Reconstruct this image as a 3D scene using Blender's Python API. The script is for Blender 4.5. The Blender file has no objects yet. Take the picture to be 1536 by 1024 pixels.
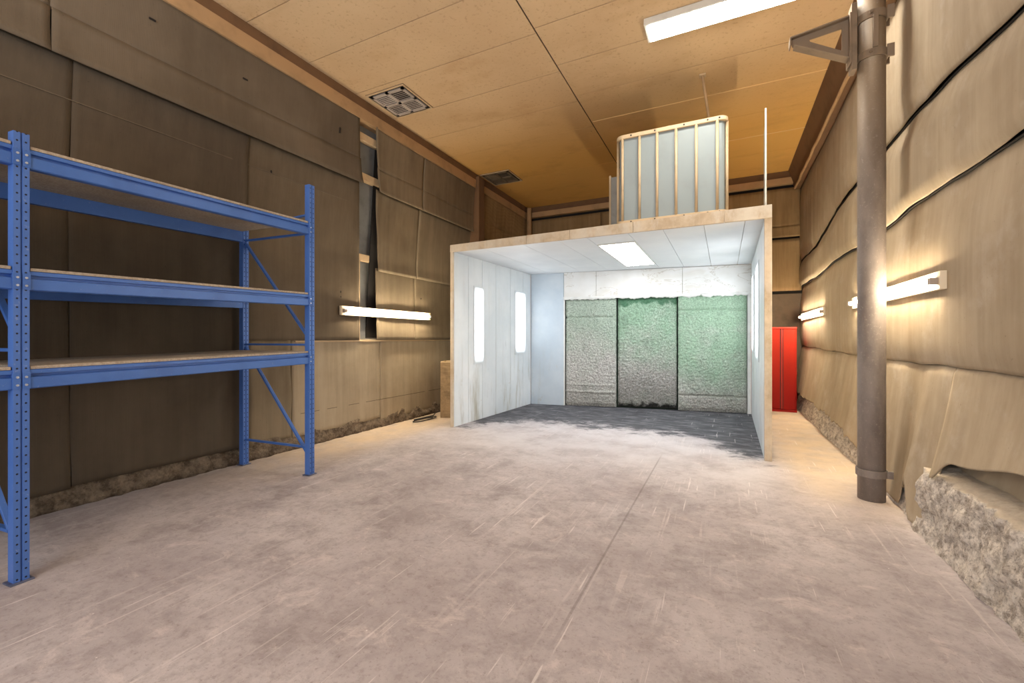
import bpy, bmesh, math, random
from mathutils import Vector, Matrix, noise
random.seed(7)
SC = bpy.context.scene
COL = SC.collection
PI = math.pi

# ------------------------------------------------------------------ helpers
def lin(c):
    return c / 12.92 if c <= 0.04045 else ((c + 0.055) / 1.055) ** 2.4
def rgb(r, g, b):
    return (lin(r / 255), lin(g / 255), lin(b / 255), 1)

class NT:
    """tiny node-graph helper"""
    def __init__(self, name):
        self.m = bpy.data.materials.new(name)
        self.m.use_nodes = True
        self.t = self.m.node_tree
        self.t.nodes.clear()
        self.out = self.n('ShaderNodeOutputMaterial')
        self.b = self.n('ShaderNodeBsdfPrincipled')
        self.l(self.b.outputs[0], self.out.inputs[0])
        self.pos = self.n('ShaderNodeTexCoord').outputs['Object']
    def n(self, t):
        return self.t.nodes.new(t)
    def l(self, a, b):
        self.t.links.new(a, b)
    def put(self, sock, v):
        if hasattr(v, 'is_output') or isinstance(v, bpy.types.NodeSocket):
            self.l(v, sock)
        else:
            sock.default_value = v
    def vmul(self, v, s):
        x = self.n('ShaderNodeMapping'); x.vector_type = 'POINT'
        self.l(v, x.inputs[0]); x.inputs['Scale'].default_value = s
        return x.outputs[0]
    def rot(self, v, r, s=(1, 1, 1)):
        x = self.n('ShaderNodeMapping')
        self.l(v, x.inputs[0]); x.inputs['Rotation'].default_value = r; x.inputs['Scale'].default_value = s
        return x.outputs[0]
    def noise(self, scale, detail=4, rough=.55, vec=None, dist=0):
        x = self.n('ShaderNodeTexNoise')
        self.l(vec or self.pos, x.inputs['Vector'])
        x.inputs['Scale'].default_value = scale; x.inputs['Detail'].default_value = detail
        x.inputs['Roughness'].default_value = rough; x.inputs['Distortion'].default_value = dist
        return x.outputs['Fac']
    def voro(self, scale, vec=None, feature='F1', out='Distance'):
        x = self.n('ShaderNodeTexVoronoi'); x.feature = feature
        self.l(vec or self.pos, x.inputs['Vector']); x.inputs['Scale'].default_value = scale
        return x.outputs[out]
    def wave(self, scale, axis='X', vec=None, dist=0, dscale=1):
        x = self.n('ShaderNodeTexWave'); x.bands_direction = axis
        self.l(vec or self.pos, x.inputs['Vector']); x.inputs['Scale'].default_value = scale
        x.inputs['Distortion'].default_value = dist; x.inputs['Detail Scale'].default_value = dscale
        return x.outputs['Fac']
    def math(self, op, a, b=0.0, c=0.0, clamp=False):
        x = self.n('ShaderNodeMath'); x.operation = op; x.use_clamp = clamp
        self.put(x.inputs[0], a); self.put(x.inputs[1], b); self.put(x.inputs[2], c)
        return x.outputs[0]
    def mr(self, v, a, b, c=0., d=1., smooth=True):
        if not hasattr(a, 'links') and not hasattr(b, 'links') and a > b: a, b, c, d = b, a, d, c
        x = self.n('ShaderNodeMapRange'); x.interpolation_type = 'SMOOTHSTEP' if smooth else 'LINEAR'
        self.put(x.inputs[0], v)
        for i, q in enumerate((a, b, c, d)):
            self.put(x.inputs[i + 1], q)
        return x.outputs[0]
    def mix(self, f, a, b, mode='MIX'):
        x = self.n('ShaderNodeMix'); x.data_type = 'RGBA'; x.blend_type = mode
        self.put(x.inputs[0], f); self.put(x.inputs[6], a); self.put(x.inputs[7], b)
        return x.outputs[2]
    def sep(self, v=None):
        x = self.n('ShaderNodeSeparateXYZ'); self.l(v or self.pos, x.inputs[0])
        return x.outputs
    def up(self):
        x = self.n('ShaderNodeNewGeometry'); return self.sep(x.outputs['Normal'])[2]
    def bump(self, h, strength=.5, dist=.01, nrm=None):
        x = self.n('ShaderNodeBump'); self.l(h, x.inputs['Height'])
        x.inputs['Strength'].default_value = strength; x.inputs['Distance'].default_value = dist
        if nrm: self.l(nrm, x.inputs['Normal'])
        self.l(x.outputs[0], self.b.inputs['Normal'])
        return x.outputs[0]
    def set(self, col=None, rough=None, metal=None, spec=None):
        if col is not None: self.put(self.b.inputs['Base Color'], col)
        if rough is not None: self.put(self.b.inputs['Roughness'], rough)
        if metal is not None: self.b.inputs['Metallic'].default_value = metal
        if spec is not None: self.b.inputs['Specular IOR Level'].default_value = spec
        return self.m

def link(o, parent=None):
    COL.objects.link(o)
    if parent: o.parent = parent
    return o
def obj(name, bm, mat, parent=None, smooth=False, bevel=0, solid=0):
    bmesh.ops.recalc_face_normals(bm, faces=bm.faces[:])
    me = bpy.data.meshes.new(name); bm.to_mesh(me); bm.free()
    for m in (mat if isinstance(mat, (list, tuple)) else [mat]): me.materials.append(m)
    if smooth:
        for p in me.polygons: p.use_smooth = True
    o = link(bpy.data.objects.new(name, me), parent)
    if solid:
        s = o.modifiers.new('thick', 'SOLIDIFY'); s.thickness = solid; s.offset = 0
    if bevel:
        b = o.modifiers.new('bevel', 'BEVEL'); b.width = bevel; b.segments = 2
        b.limit_method = 'ANGLE'; b.angle_limit = math.radians(40)
    return o
def thing(name, label, cat, loc=(0, 0, 0), rz=0, group=None):
    o = link(bpy.data.objects.new(name, None)); o.location = loc; o.rotation_euler = (0, 0, rz)
    o.empty_display_size = .1
    return tag(o, label, cat, group)
def tag(o, label, cat, group=None):
    o['label'] = label; o['category'] = cat
    if group: o['group'] = group
    return o
def struct(o):
    o['kind'] = 'structure'; return o
def box(bm, x0, x1, y0, y1, z0, z1, M=None):
    v = [bm.verts.new(Vector(p)) for p in ((x0,y0,z0),(x1,y0,z0),(x1,y1,z0),(x0,y1,z0),(x0,y0,z1),(x1,y0,z1),(x1,y1,z1),(x0,y1,z1))]
    if M: 
        for q in v: q.co = M @ q.co
    for f in ((0,3,2,1),(4,5,6,7),(0,1,5,4),(1,2,6,5),(2,3,7,6),(3,0,4,7)): bm.faces.new([v[i] for i in f])
    return v
def hexa(bm, base, top):
    v = [bm.verts.new(Vector(p)) for p in list(base) + list(top)]
    for f in ((0,3,2,1),(4,5,6,7),(0,1,5,4),(1,2,6,5),(2,3,7,6),(3,0,4,7)): bm.faces.new([v[i] for i in f])
def quadprism(bm, pts, z0, z1):
    hexa(bm, [(x, y, z0) for x, y in pts], [(x, y, z1) for x, y in pts])
def prism(bm, poly, p0, p1, up=Vector((0, 0, 1))):
    """extrude a 2-D outline (a,b) along p0->p1; a = sideways, b = up"""
    p0, p1 = Vector(p0), Vector(p1)
    d = (p1 - p0).normalized(); side = d.cross(up).normalized(); u = side.cross(d)
    A = [bm.verts.new(p0 + side * a + u * b) for a, b in poly]
    B = [bm.verts.new(p1 + side * a + u * b) for a, b in poly]
    n = len(poly)
    for i in range(n): bm.faces.new((A[i], A[(i + 1) % n], B[(i + 1) % n], B[i]))
    bm.faces.new(A[::-1]); bm.faces.new(B)
def tube(bm, pts, r, seg=16, caps=True):
    pts = [Vector(p) for p in pts]
    rings = []
    for i, p in enumerate(pts):
        t = (pts[min(i + 1, len(pts) - 1)] - pts[max(i - 1, 0)]).normalized()
        a = t.cross(Vector((0, 0, 1)))
        if a.length < 1e-3: a = Vector((1, 0, 0))
        a.normalize(); b = t.cross(a)
        rings.append([bm.verts.new(p + (a * math.cos(2*PI*k/seg) + b * math.sin(2*PI*k/seg)) * r) for k in range(seg)])
    for R, S in zip(rings, rings[1:]):
        for k in range(seg): bm.faces.new((R[k], R[(k+1) % seg], S[(k+1) % seg], S[k]))
    if caps:
        bm.faces.new(rings[0][::-1]); bm.faces.new(rings[-1])
def grid(bm, nu, nv, fn):
    V = [[bm.verts.new(Vector(fn(i / nu, j / nv))) for i in range(nu + 1)] for j in range(nv + 1)]
    for j in range(nv):
        for i in range(nu): bm.faces.new((V[j][i], V[j][i+1], V[j+1][i+1], V[j+1][i]))
    return V
def fb(x, y, z=0, o=4):
    return noise.fractal(Vector((x, y, z)), 0.9, 2.1, o)
def nz(x, y=0, z=0):
    return noise.noise(Vector((x, y, z)))
def BM(): return bmesh.new()
def sst(a, b, x):
    t = max(0, min(1, (x - a) / (b - a))); return t * t * (3 - 2 * t)

# ------------------------------------------------------------------ materials
def plain(name, c, rough=.6, metal=0, var=.15, scale=6, dirt=None, bump=0):
    g = NT(name)
    n = g.noise(scale, 5, .6)
    d = dirt or tuple(v * .55 for v in c[:3]) + (1,)
    f = g.mr(n, .45, .8, 0, var * 2.2)
    col = g.mix(f, c, d)
    if bump: g.bump(g.noise(scale * 12, 3), bump, .004)
    return g.set(col, rough, metal)

def emis(name, c, s, base=(1, 1, 1, 1)):
    g = NT(name)
    g.set(base, .4)
    g.b.inputs['Emission Color'].default_value = c
    g.b.inputs['Emission Strength'].default_value = s
    return g.m

def sheet_mat(name, light, dark, streak=.5, rib=150, seed=0, axis='Y', dust=None):
    """ribbed rubber / felt wall sheeting: fine vertical ribs, drip streaks, dust"""
    g = NT(name)
    p = g.vmul(g.pos, (1, 1, 1))
    big = g.noise(.9, 5, .6)
    st = g.noise(1.0, 6, .65, g.vmul(g.pos, (9, 9, .55)))
    fine = g.noise(1.0, 3, .6, g.vmul(g.pos, (60, 60, 3)))
    f = g.math('ADD', g.math('MULTIPLY', g.mr(big, .32, .7), 1 - streak), g.math('MULTIPLY', g.mr(st, .3, .72), streak))
    f = g.math('ADD', f, g.math('MULTIPLY', g.math('SUBTRACT', fine, .5), .25), clamp=True)
    col = g.mix(g.mr(f, 0, 1, .12, .92, False), dark, light)
    w = g.wave(rib / 6.283 * 2, axis)
    col = g.mix(g.math('MULTIPLY', w, .12), col, tuple(v * .45 for v in dark[:3]) + (1,))
    if dust:
        dn = g.noise(2.2, 6, .7)
        col = g.mix(g.math('MULTIPLY', g.mr(dn, .5, .78), .5), col, dust)
    sp = g.mr(g.noise(55, 2, .5), .70, .76)
    col = g.mix(g.math('MULTIPLY', sp, .35), col, tuple(v * .4 for v in dark[:3]) + (1,))
    b1 = g.bump(g.math('ADD', w, g.math('MULTIPLY', g.noise(30, 4), .8)), .22, .004)
    return g.set(col, .85, 0, .2)

M = {}
# floor ------------------------------------------------------------
g = NT('dusty_concrete_floor')
X, Y, Z = g.sep()
base = g.mix(g.mr(g.noise(.8, 6, .6), .3, .7), rgb(156, 144, 139), rgb(180, 169, 163))
base = g.mix(g.math('MULTIPLY', g.mr(g.noise(2.4, 8, .75, dist=.3), .44, .68), .8), base, rgb(136, 124, 119))
base = g.mix(g.math('MULTIPLY', g.mr(g.noise(16, 5, .75), .5, .68), .35), base, rgb(120, 105, 97))
base = g.mix(g.math('MULTIPLY', g.mr(g.noise(45, 4, .8), .54, .70), .5), base, rgb(105, 90, 82))
base = g.mix(g.math('MULTIPLY', g.mr(g.noise(7, 8, .8, dist=.4), .47, .66), .5), base, rgb(138, 127, 122))
base = g.mix(g.math('MULTIPLY', g.mr(g.noise(3.7, 8, .8, g.rot(g.pos, (0, 0, .5), (1, 1.4, 1)), dist=.5), .53, .68), .45), base, rgb(202, 186, 176))
# curved pale scuff marks
for sc, rz, s, lim in ((1.0, .35, (22, .55, 1), .64), (1.3, -.5, (20, .6, 1), .66), (.9, 1.2, (24, .5, 1), .67), (1.1, -.05, (30, .5, 1), .63)):
    q = g.rot(g.pos, (0, 0, rz), s)
    warp = g.noise(sc, 3, .5, q, dist=.35)
    m = g.math('MULTIPLY', g.mr(warp, lim, lim + .05), g.mr(g.noise(1.1, 3, .6), .42, .62))
    base = g.mix(g.math('MULTIPLY', m, .32), base, rgb(204, 190, 180))
# warmer tan tone along the walls and to the right of the booth
warm = g.math('MAXIMUM', g.math('MULTIPLY', g.mr(X, .3, .9), g.mr(Y, 3.6, 5.6)), g.math('MULTIPLY', g.mr(X, -3.7, -4.5), g.mr(Y, 1.5, 4.5)))
base = g.mix(g.math('MULTIPLY', warm, g.mr(g.noise(3, 4), .2, .7, .35, .75)), base, rgb(205, 178, 140))
# pale dust bank in front of the booth
wd = g.math('MULTIPLY', g.mr(Y, 4.0, 5.4), g.mr(X, .75, .2))
wd = g.math('MULTIPLY', wd, g.mr(X, -4.4, -3.2))
base = g.mix(g.math('MULTIPLY', wd, g.mr(g.noise(1.6, 6, .65), .3, .62, .2, .75)), base, rgb(188, 180, 174))
# dark overspray inside the booth, ragged edge
edge = g.math('ADD', Y, g.math('MULTIPLY', g.math('SUBTRACT', g.noise(1.9, 9, .78, g.vmul(g.pos, (1, 1.6, 1)), dist=.3), .5), 3.0))
edge = g.math('ADD', edge, g.math('MULTIPLY', g.mr(X, -.6, .45), 1.0))
edge = g.math('ADD', edge, g.math('MULTIPLY', g.mr(X, -2.9, -3.7), .7))
dk = g.math('MULTIPLY', g.mr(edge, 6.45, 6.95), g.math('MULTIPLY', g.mr(X, -3.95, -3.75), g.mr(X, .6, .42)))
dkc = g.mix(g.mr(g.noise(5, 6, .7, g.vmul(g.pos, (.6, 2.2, 1))), .44, .70), rgb(50, 50, 53), rgb(118, 115, 114))
base = g.mix(g.math('MULTIPLY', dk, .93), base, dkc)
# expansion joint
jx = g.math('ABSOLUTE', g.math('SUBTRACT', X, g.math('ADD', -.72, g.math('MULTIPLY', Y, .009))))
jm = g.math('MULTIPLY', g.mr(jx, .004, .010, 1, 0), g.math('MULTIPLY', g.mr(Y, 1.7, 2.2), g.mr(Y, 5.6, 5.0)))
base = g.mix(g.math('MULTIPLY', jm, .42), base, rgb(100, 88, 81))
# specks
spk = g.mr(g.voro(7), .035, .02)
base = g.mix(g.math('MULTIPLY', spk, .6), base, rgb(225, 215, 205))
# fine criss-cross scratches
for rz, thr in ((.15, .69), (.75, .70), (-.35, .69), (1.35, .71), (-.9, .71)):
    q = g.rot(g.pos, (0, 0, rz), (34, 1.3, 1))
    m = g.math('MULTIPLY', g.mr(g.noise(1, 2, .5, q, dist=.15), thr, thr + .03), g.mr(g.noise(1.6, 3, .6, g.rot(g.pos, (0, 0, rz * 3))), .45, .6))
    base = g.mix(g.math('MULTIPLY', m, .5), base, rgb(216, 204, 194))
h = g.math('ADD', g.noise(14, 7, .7), g.math('MULTIPLY', g.noise(90, 3, .6), .4))
h = g.math('SUBTRACT', h, g.math('MULTIPLY', jm, .15))
g.bump(h, .28, .008)
base = g.mix(1.0, base, (1.17, 1.23, 1.36, 1), 'MULTIPLY')
M['floor'] = g.set(base, g.mr(g.noise(2, 5), .3, .7, .62, .85), 0, .3)

# ceiling board ----------------------------------------------------
g = NT('ceiling_board')
X, Y, Z = g.sep()
c = g.mix(g.mr(g.noise(.6, 4), .3, .7), rgb(196, 167, 130), rgb(208, 180, 142))
c = g.mix(g.math('MULTIPLY', g.mr(g.noise(26, 3, .7), .55, .7), .3), c, rgb(132, 98, 62))
c = g.mix(g.mr(Y, 5.2, 8.2, 0, .8), c, rgb(224, 172, 82))  # golden glow of the far tube lights painted in towards the back
st = g.math('MULTIPLY', g.mr(g.noise(1.1, 5, .6, g.vmul(g.pos, (1, 1.6, 1))), .52, .75), .28)
c = g.mix(st, c, rgb(158, 118, 72))
sp = g.mr(g.voro(1.9), .03, .018)
c = g.mix(g.math('MULTIPLY', sp, .8), c, rgb(70, 48, 30))
g.bump(g.noise(70, 4, .7), .25, .003)
M['ceil'] = g.set(c, .8, 0, .2)
M['joint'] = plain('joint_shadow', rgb(84, 58, 34), .9)
M['joint_light'] = plain('joint_strip', rgb(236, 200, 140), .6)

M['sheetL'] = sheet_mat('brown_rubber_sheet', rgb(97, 86, 72), rgb(70, 60, 49), .3)
M['sheetU'] = sheet_mat('brown_upper_sheet', rgb(116, 103, 87), rgb(88, 77, 63), .25)
M['sheetD'] = sheet_mat('lit_lower_sheet', rgb(178, 163, 140), rgb(132, 117, 96), .45)  # tube light's brightness below the gap is put into this paler colour
M['sheetM'] = sheet_mat('brown_mid_sheet', rgb(112, 99, 82), rgb(80, 69, 55), .38)
M['sheetL2'] = sheet_mat('brown_lit_sheet', rgb(146, 131, 108), rgb(104, 91, 73), .42)  # paler copy of sheetL, brightness of the lit wall painted in
M['sheetR'] = sheet_mat('grey_beige_sheet', rgb(188, 171, 146), rgb(148, 130, 106), .4, 170, dust=rgb(194, 182, 167))
M['sheetB'] = sheet_mat('brown_back_sheet', rgb(168, 142, 104), rgb(122, 98, 66), .5, axis='X')
M['wallback'] = plain('wall_board', rgb(96, 80, 62), .9)
M['gapback'] = plain('grey_blue_board', rgb(122, 124, 124), .8, var=.3)
M['batten'] = plain('beige_timber', rgb(196, 170, 134), .7, var=.25, bump=.2)
M['trim'] = plain('dusty_beige_trim', rgb(176, 142, 102), .75, var=.3, scale=4, bump=.2)
M['trimdark'] = plain('brown_timber_trim', rgb(112, 82, 54), .8, var=.35, scale=4, bump=.3)
M['black'] = plain('dark_void', rgb(26, 21, 17), .9)

g = NT('rough_concrete')
c = g.mix(g.mr(g.noise(14, 8, .8), .34, .62), rgb(150, 138, 127), rgb(232, 222, 210))
c = g.mix(g.math('MULTIPLY', g.mr(g.noise(5, 7, .75), .54, .68), .4), c, rgb(92, 82, 74))
c = g.mix(g.math('MULTIPLY', g.mr(g.noise(60, 3, .7), .56, .68), .5), c, rgb(70, 60, 54))
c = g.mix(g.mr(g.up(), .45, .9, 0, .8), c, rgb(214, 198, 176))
g.bump(g.math('ADD', g.noise(22, 8, .75), g.math('MULTIPLY', g.voro(26), .6)), .8, .02)
M['conc'] = g.set(c, .95, 0, .15)
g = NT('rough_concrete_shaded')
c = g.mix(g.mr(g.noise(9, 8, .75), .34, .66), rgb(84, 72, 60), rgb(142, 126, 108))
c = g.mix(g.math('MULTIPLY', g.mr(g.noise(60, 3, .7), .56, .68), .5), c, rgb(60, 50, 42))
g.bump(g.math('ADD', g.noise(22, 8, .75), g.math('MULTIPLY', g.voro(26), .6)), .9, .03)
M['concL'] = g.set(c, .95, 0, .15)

# booth panels -----------------------------------------------------
def booth_mat(name, c0, c1, stain=.6, rough=.28):
    g = NT(name)
    X, Y, Z = g.sep()
    c = g.mix(g.mr(g.noise(.8, 5, .6), .35, .68), c0, c1)
    v = g.noise(1, 6, .65, g.vmul(g.pos, (7, 7, .8)))
    low = g.mr(Z, 1.5, .1, .12, 1)
    dirt = g.math('MULTIPLY', g.mr(v, .48, .72), g.math('MULTIPLY', low, stain))
    c = g.mix(dirt, c, rgb(164, 158, 138))
    rust = g.math('MULTIPLY', g.mr(g.noise(4.5, 7, .75), .60, .72), g.mr(Z, 1.3, .1, 0, .75))
    c = g.mix(rust, c, rgb(176, 160, 128))
    scuff = g.math('MULTIPLY', g.mr(g.noise(1, 5, .7, g.rot(g.pos, (.5, .2, .4), (5, 14, 1.4))), .64, .70), g.mr(Z, 2.0, .6, 0, .5))
    c = g.mix(scuff, c, rgb(128, 132, 128))
    g.bump(g.noise(8, 4), .06, .01)
    return g.set(c, g.mr(g.noise(3, 4), .3, .7, rough, rough + .25), 0, .5)
M['booth'] = booth_mat('booth_white_panel', rgb(212, 219, 223), rgb(228, 232, 234), .9)
M['booth_blue'] = booth_mat('booth_blue_grey_panel', rgb(176, 190, 202), rgb(196, 206, 214), .5, .3)
M['booth_ceil'] = booth_mat('booth_ceiling_panel', rgb(222, 225, 228), rgb(232, 234, 236), .0, .42)
g = NT('fascia_stained')
X, Y, Z = g.sep()
c = g.mix(g.mr(g.noise(1.2, 5), .35, .65), rgb(214, 212, 206), rgb(228, 228, 226))
wv = g.noise(1.1, 5, .6, g.vmul(g.pos, (1.2, 1.2, 3)), dist=.8)
ring = g.mr(g.math('ABSOLUTE', g.math('SUBTRACT', wv, .53)), .0, .012, 1, 0)
c = g.mix(g.math('MULTIPLY', ring, .5), c, rgb(160, 146, 118))
c = g.mix(g.math('MULTIPLY', g.mr(wv, .55, .7), .3), c, rgb(190, 180, 158))
M['fascia'] = g.set(c, .6)
g = NT('booth_edge_dusty')
c = g.mix(g.mr(g.noise(3, 6, .7), .35, .7), rgb(206, 190, 166), rgb(176, 156, 130))
X, Y, Z = g.sep()
c = g.mix(g.mr(g.noise(5, 6, .7, g.vmul(g.pos, (1, 1, .4))), .42, .62, 0, .5), c, rgb(208, 202, 190))
g.bump(g.noise(30, 4), .2, .004)
M['edge'] = g.set(c, .75)
M['white_paint'] = plain('white_drip_paint', rgb(224, 224, 220), .6, var=.2)

def filter_mat(name, green, amount, zoff, darklow):
    g = NT(name)
    X, Y, Z = g.sep()
    f1 = g.noise(48, 5, .8); f2 = g.noise(110, 3, .7)
    c = g.mix(g.mr(f1, .32, .68), rgb(132, 130, 124), rgb(236, 234, 228))
    gz = g.math('ADD', g.mr(Z, zoff, zoff + 1.3), g.math('MULTIPLY', g.math('SUBTRACT', g.noise(2.2, 6, .65), .5), 1.7), clamp=True)
    gc = g.mix(g.mr(f1, .3, .7), tuple(v * .62 for v in green[:3]) + (1,), tuple(min(1, v * 1.15) for v in green[:3]) + (1,))
    c = g.mix(g.math('MULTIPLY', gz, amount), c, gc)
    dk = g.math('MULTIPLY', g.mr(g.noise(3.2, 6, .7),   .5, .7), .35)
    c = g.mix(dk, c, rgb(92, 100, 92))
    if darklow:
        c = g.mix(g.mr(Z, 1.3, .1, 0, .55), c, rgb(92, 88, 82))
        rag = g.math('ADD', Z, g.math('MULTIPLY', g.math('SUBTRACT', g.noise(7, 4), .5), .3))
        c = g.mix(g.mr(rag, .14, .06, 0, .9), c, rgb(28, 28, 26))
        c = g.mix(g.mr(rag, 2.02, 2.1, 0, .8), c, rgb(52, 100, 70))
    else:
        c = g.mix(g.mr(Z, .55, .05, 0, .4), c, rgb(136, 132, 122))
    c = g.mix(g.math('MULTIPLY', g.mr(f2, .55, .7), .32), c, rgb(72, 74, 68))
    g.bump(g.math('ADD', f1, f2), .7, .015)
    return g.set(c, .95, 0, .1)
M['filtA'] = filter_mat('fibre_filter_pale', rgb(168, 190, 170), .75, .6, False)
M['filtB'] = filter_mat('fibre_filter_dark', rgb(146, 184, 154), .85, .45, True)
M['filtC'] = filter_mat('fibre_filter_green', rgb(164, 196, 168), .9, -.1, False)

# blue rack --------------------------------------------------------
BLUE = rgb(66, 108, 182)
g = NT('blue_powder_coat')
c = g.mix(g.mr(g.noise(5, 5), .4, .75, 0, .4), BLUE, rgb(48, 82, 150))
c = g.mix(g.math('MULTIPLY', g.mr(g.noise(40, 4, .7), .62, .72), .3), c, rgb(150, 160, 185))
M['blue'] = g.set(c, .38, .1)
g = NT('blue_perforated_steel')       # local z runs up the post, local y across its face
X, Y, Z = g.sep()
zz = g.math('SUBTRACT', g.math('FRACT', g.math('MULTIPLY', Z, 1 / .05)), .5)
zd = g.math('MULTIPLY', zz, .05)
yd = g.math('SUBTRACT', g.math('ABSOLUTE', Y), .018)
r = g.math('SQRT', g.math('ADD', g.math('MULTIPLY', zd, zd), g.math('MULTIPLY', yd, yd)))
hole = g.math('MULTIPLY', g.mr(r, .0045, .006, 1, 0), g.math('GREATER_THAN', X, .028))
c = g.mix(g.mr(g.noise(5, 5), .4, .75, 0, .35), rgb(74, 112, 184), rgb(54, 88, 158))
c = g.mix(g.math('MULTIPLY', g.mr(g.noise(30, 4, .7), .6, .7), .35), c, rgb(156, 164, 186))
c = g.mix(hole, c, rgb(10, 16, 34))
M['perf'] = g.set(c, .42, .1)
M['bolt'] = plain('zinc_bolt', rgb(196, 204, 220), .35, .7)
M['foot'] = plain('scuffed_foot_plate', rgb(98, 104, 128), .5, .3, var=.5)
g = NT('chipboard')
c = g.mix(g.mr(g.noise(60, 4, .8), .35, .65), rgb(152, 138, 122), rgb(182, 170, 154))
c = g.mix(g.mr(g.noise(2, 4), .4, .7, 0, .5), c, rgb(134, 122, 108))
M['chip'] = g.set(c, .8)

# pipe etc ---------------------------------------------------------
g = NT('dusty_grey_pipe')
X, Y, Z = g.sep()
c = g.mix(g.mr(g.noise(3, 6, .65, g.vmul(g.pos, (2, 2, .7))), .35, .7), rgb(134, 124, 118), rgb(106, 97, 92))
c = g.mix(g.mr(Z, 2.0, 4.2, 0, .75), c, rgb(150, 128, 98))
c = g.mix(g.math('MULTIPLY', g.mr(g.noise(50, 3, .7), .58, .7), .3), c, rgb(180, 170, 162))
g.bump(g.noise(60, 3), .12, .003)
M['pipe'] = g.set(c, .62, .15)
M['steel'] = plain('dusty_grey_steel', rgb(136, 118, 98), .6, .2, var=.35)
g = NT('red_paint')
X, Y, Z = g.sep()
c = g.mix(g.mr(Z, 1.6, .1), rgb(178, 40, 18), rgb(146, 14, 6))
c = g.mix(g.mr(g.noise(5, 5), .5, .8, 0, .35), c, rgb(140, 16, 8))
M['red'] = g.set(c, .5, 0, .25)
M['reddark'] = plain('dark_red_groove', rgb(96, 10, 6), .6)
M['redtrim'] = plain('red_edge', rgb(186, 44, 24), .5)
M['tank_frame'] = plain('cream_steel_tube', rgb(206, 182, 146), .55, var=.25)
M['tank_panel'] = plain('pale_grey_panel', rgb(143, 154, 156), .45, var=.12, scale=3, dirt=rgb(120, 124, 120))
M['grey_panel'] = plain('grey_metal_sheet', rgb(150, 150, 144), .5, .2, var=.3)
M['pale_panel'] = plain('pale_metal_sheet', rgb(214, 212, 202), .5, .1, var=.2)
M['vent'] = plain('grey_vent', rgb(178, 166, 156), .6, .1, var=.3)
M['vent2'] = plain('brown_grey_vent', rgb(120, 104, 84), .7, .1, var=.3)
M['fix'] = plain('cream_fitting', rgb(240, 224, 196), .5, var=.1)
M['holder'] = plain('grey_lampholder', rgb(176, 160, 146), .55, var=.1)
M['bin'] = NT('dusty_fibre_bin')
g = M['bin']
c = g.mix(g.mr(g.noise(4, 7, .75), .35, .7), rgb(150, 126, 94), rgb(110, 90, 66))
c = g.mix(g.math('MULTIPLY', g.mr(g.noise(1, 5, .7, g.vmul(g.pos, (6, 6, 40))), .5, .7), .3), c, rgb(180, 158, 124))
g.bump(g.noise(30, 5), .4, .008)
M['bin'] = g.set(c, .9)
M['binrim'] = plain('pale_bin_rim', rgb(200, 174, 134), .8)
M['cable'] = plain('black_cable', rgb(42, 36, 32), .6)

WARM = (1.0, .80, .52, 1)
M['tube'] = emis('warm_tube_glow', (1, .84, .60, 1), 125)
M['led_ceiling'] = emis('warm_diffuser_glow', (1, .95, .86, 1), 42)
M['led_booth'] = emis('cool_diffuser_glow', (.95, .97, 1, 1), 14)
g = NT('cool_wall_glow')
gx, gy, gz = g.sep(g.n('ShaderNodeTexCoord').outputs['Generated'])
fall = g.math('MULTIPLY', g.mr(gz, 0, .22, .0, 1), g.mr(gz, 1, .90, .0, 1))
fall = g.math('MULTIPLY', fall, g.math('MULTIPLY', g.mr(gy, 0, .22, .1, 1), g.mr(gy, 1, .78, .1, 1)))
g.set(rgb(212, 219, 223), .4)
g.b.inputs['Emission Color'].default_value = (.93, .97, 1, 1)
g.put(g.b.inputs['Emission Strength'], g.math('MULTIPLY', fall, 6.5))
M['led_wall'] = g.m

# ------------------------------------------------------------------ setting
HC = 4.80
def XL(z): return -4.87 if z < 2.6 else -4.87 + .116 * (min(z, 4.55) - 2.6)
YB, YF = 10.40, -3.2
bm = BM(); box(bm, -5.3, 2.0, YF - .2, YB + .4, -.25, 0)
struct(obj('floor', bm, M['floor']))

bm = BM(); box(bm, -5.1, 2.0, YF - .2, YB + .4, HC + .012, HC + .25)
ce = struct(obj('ceiling', bm, M['black']))
def board(x0, x1, y0, y1):
    bm = BM(); box(bm, x0, x1, y0, y1, HC, HC + .012)
    o = obj('ceiling_board', bm, M['ceil'], ce); return o
G = .008
LJ = [YF, -2.5, -1.72, -.94, -.16, .62, 1.38, 2.15, 2.92, 3.69, 4.45, 5.22, 5.99, 6.80, 7.58, 8.36, 9.14, 9.92, YB + .3]
RJ = [YF, -2.4, -1.62, -.84, -.06, .72, 1.48, 2.25, 3.02, 3.70, 4.37, 5.09, 5.86, 6.66, 7.49, 8.34, 9.16, 9.95, YB + .3]
for x0, x1, J in ((-4.95, -1.88, LJ), (-1.88, 1.9, RJ)):
    for a, b in zip(J, J[1:]): board(x0 + G, x1 - G, a + G * .6, b - G * .6)
for y in (6.66, 8.34):
    bm = BM(); box(bm, -1.86, 1.2, y - .006, y + .006, HC - .006, HC - .0005)
    obj('joint_strip', bm, M['joint_light'], ce)

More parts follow.
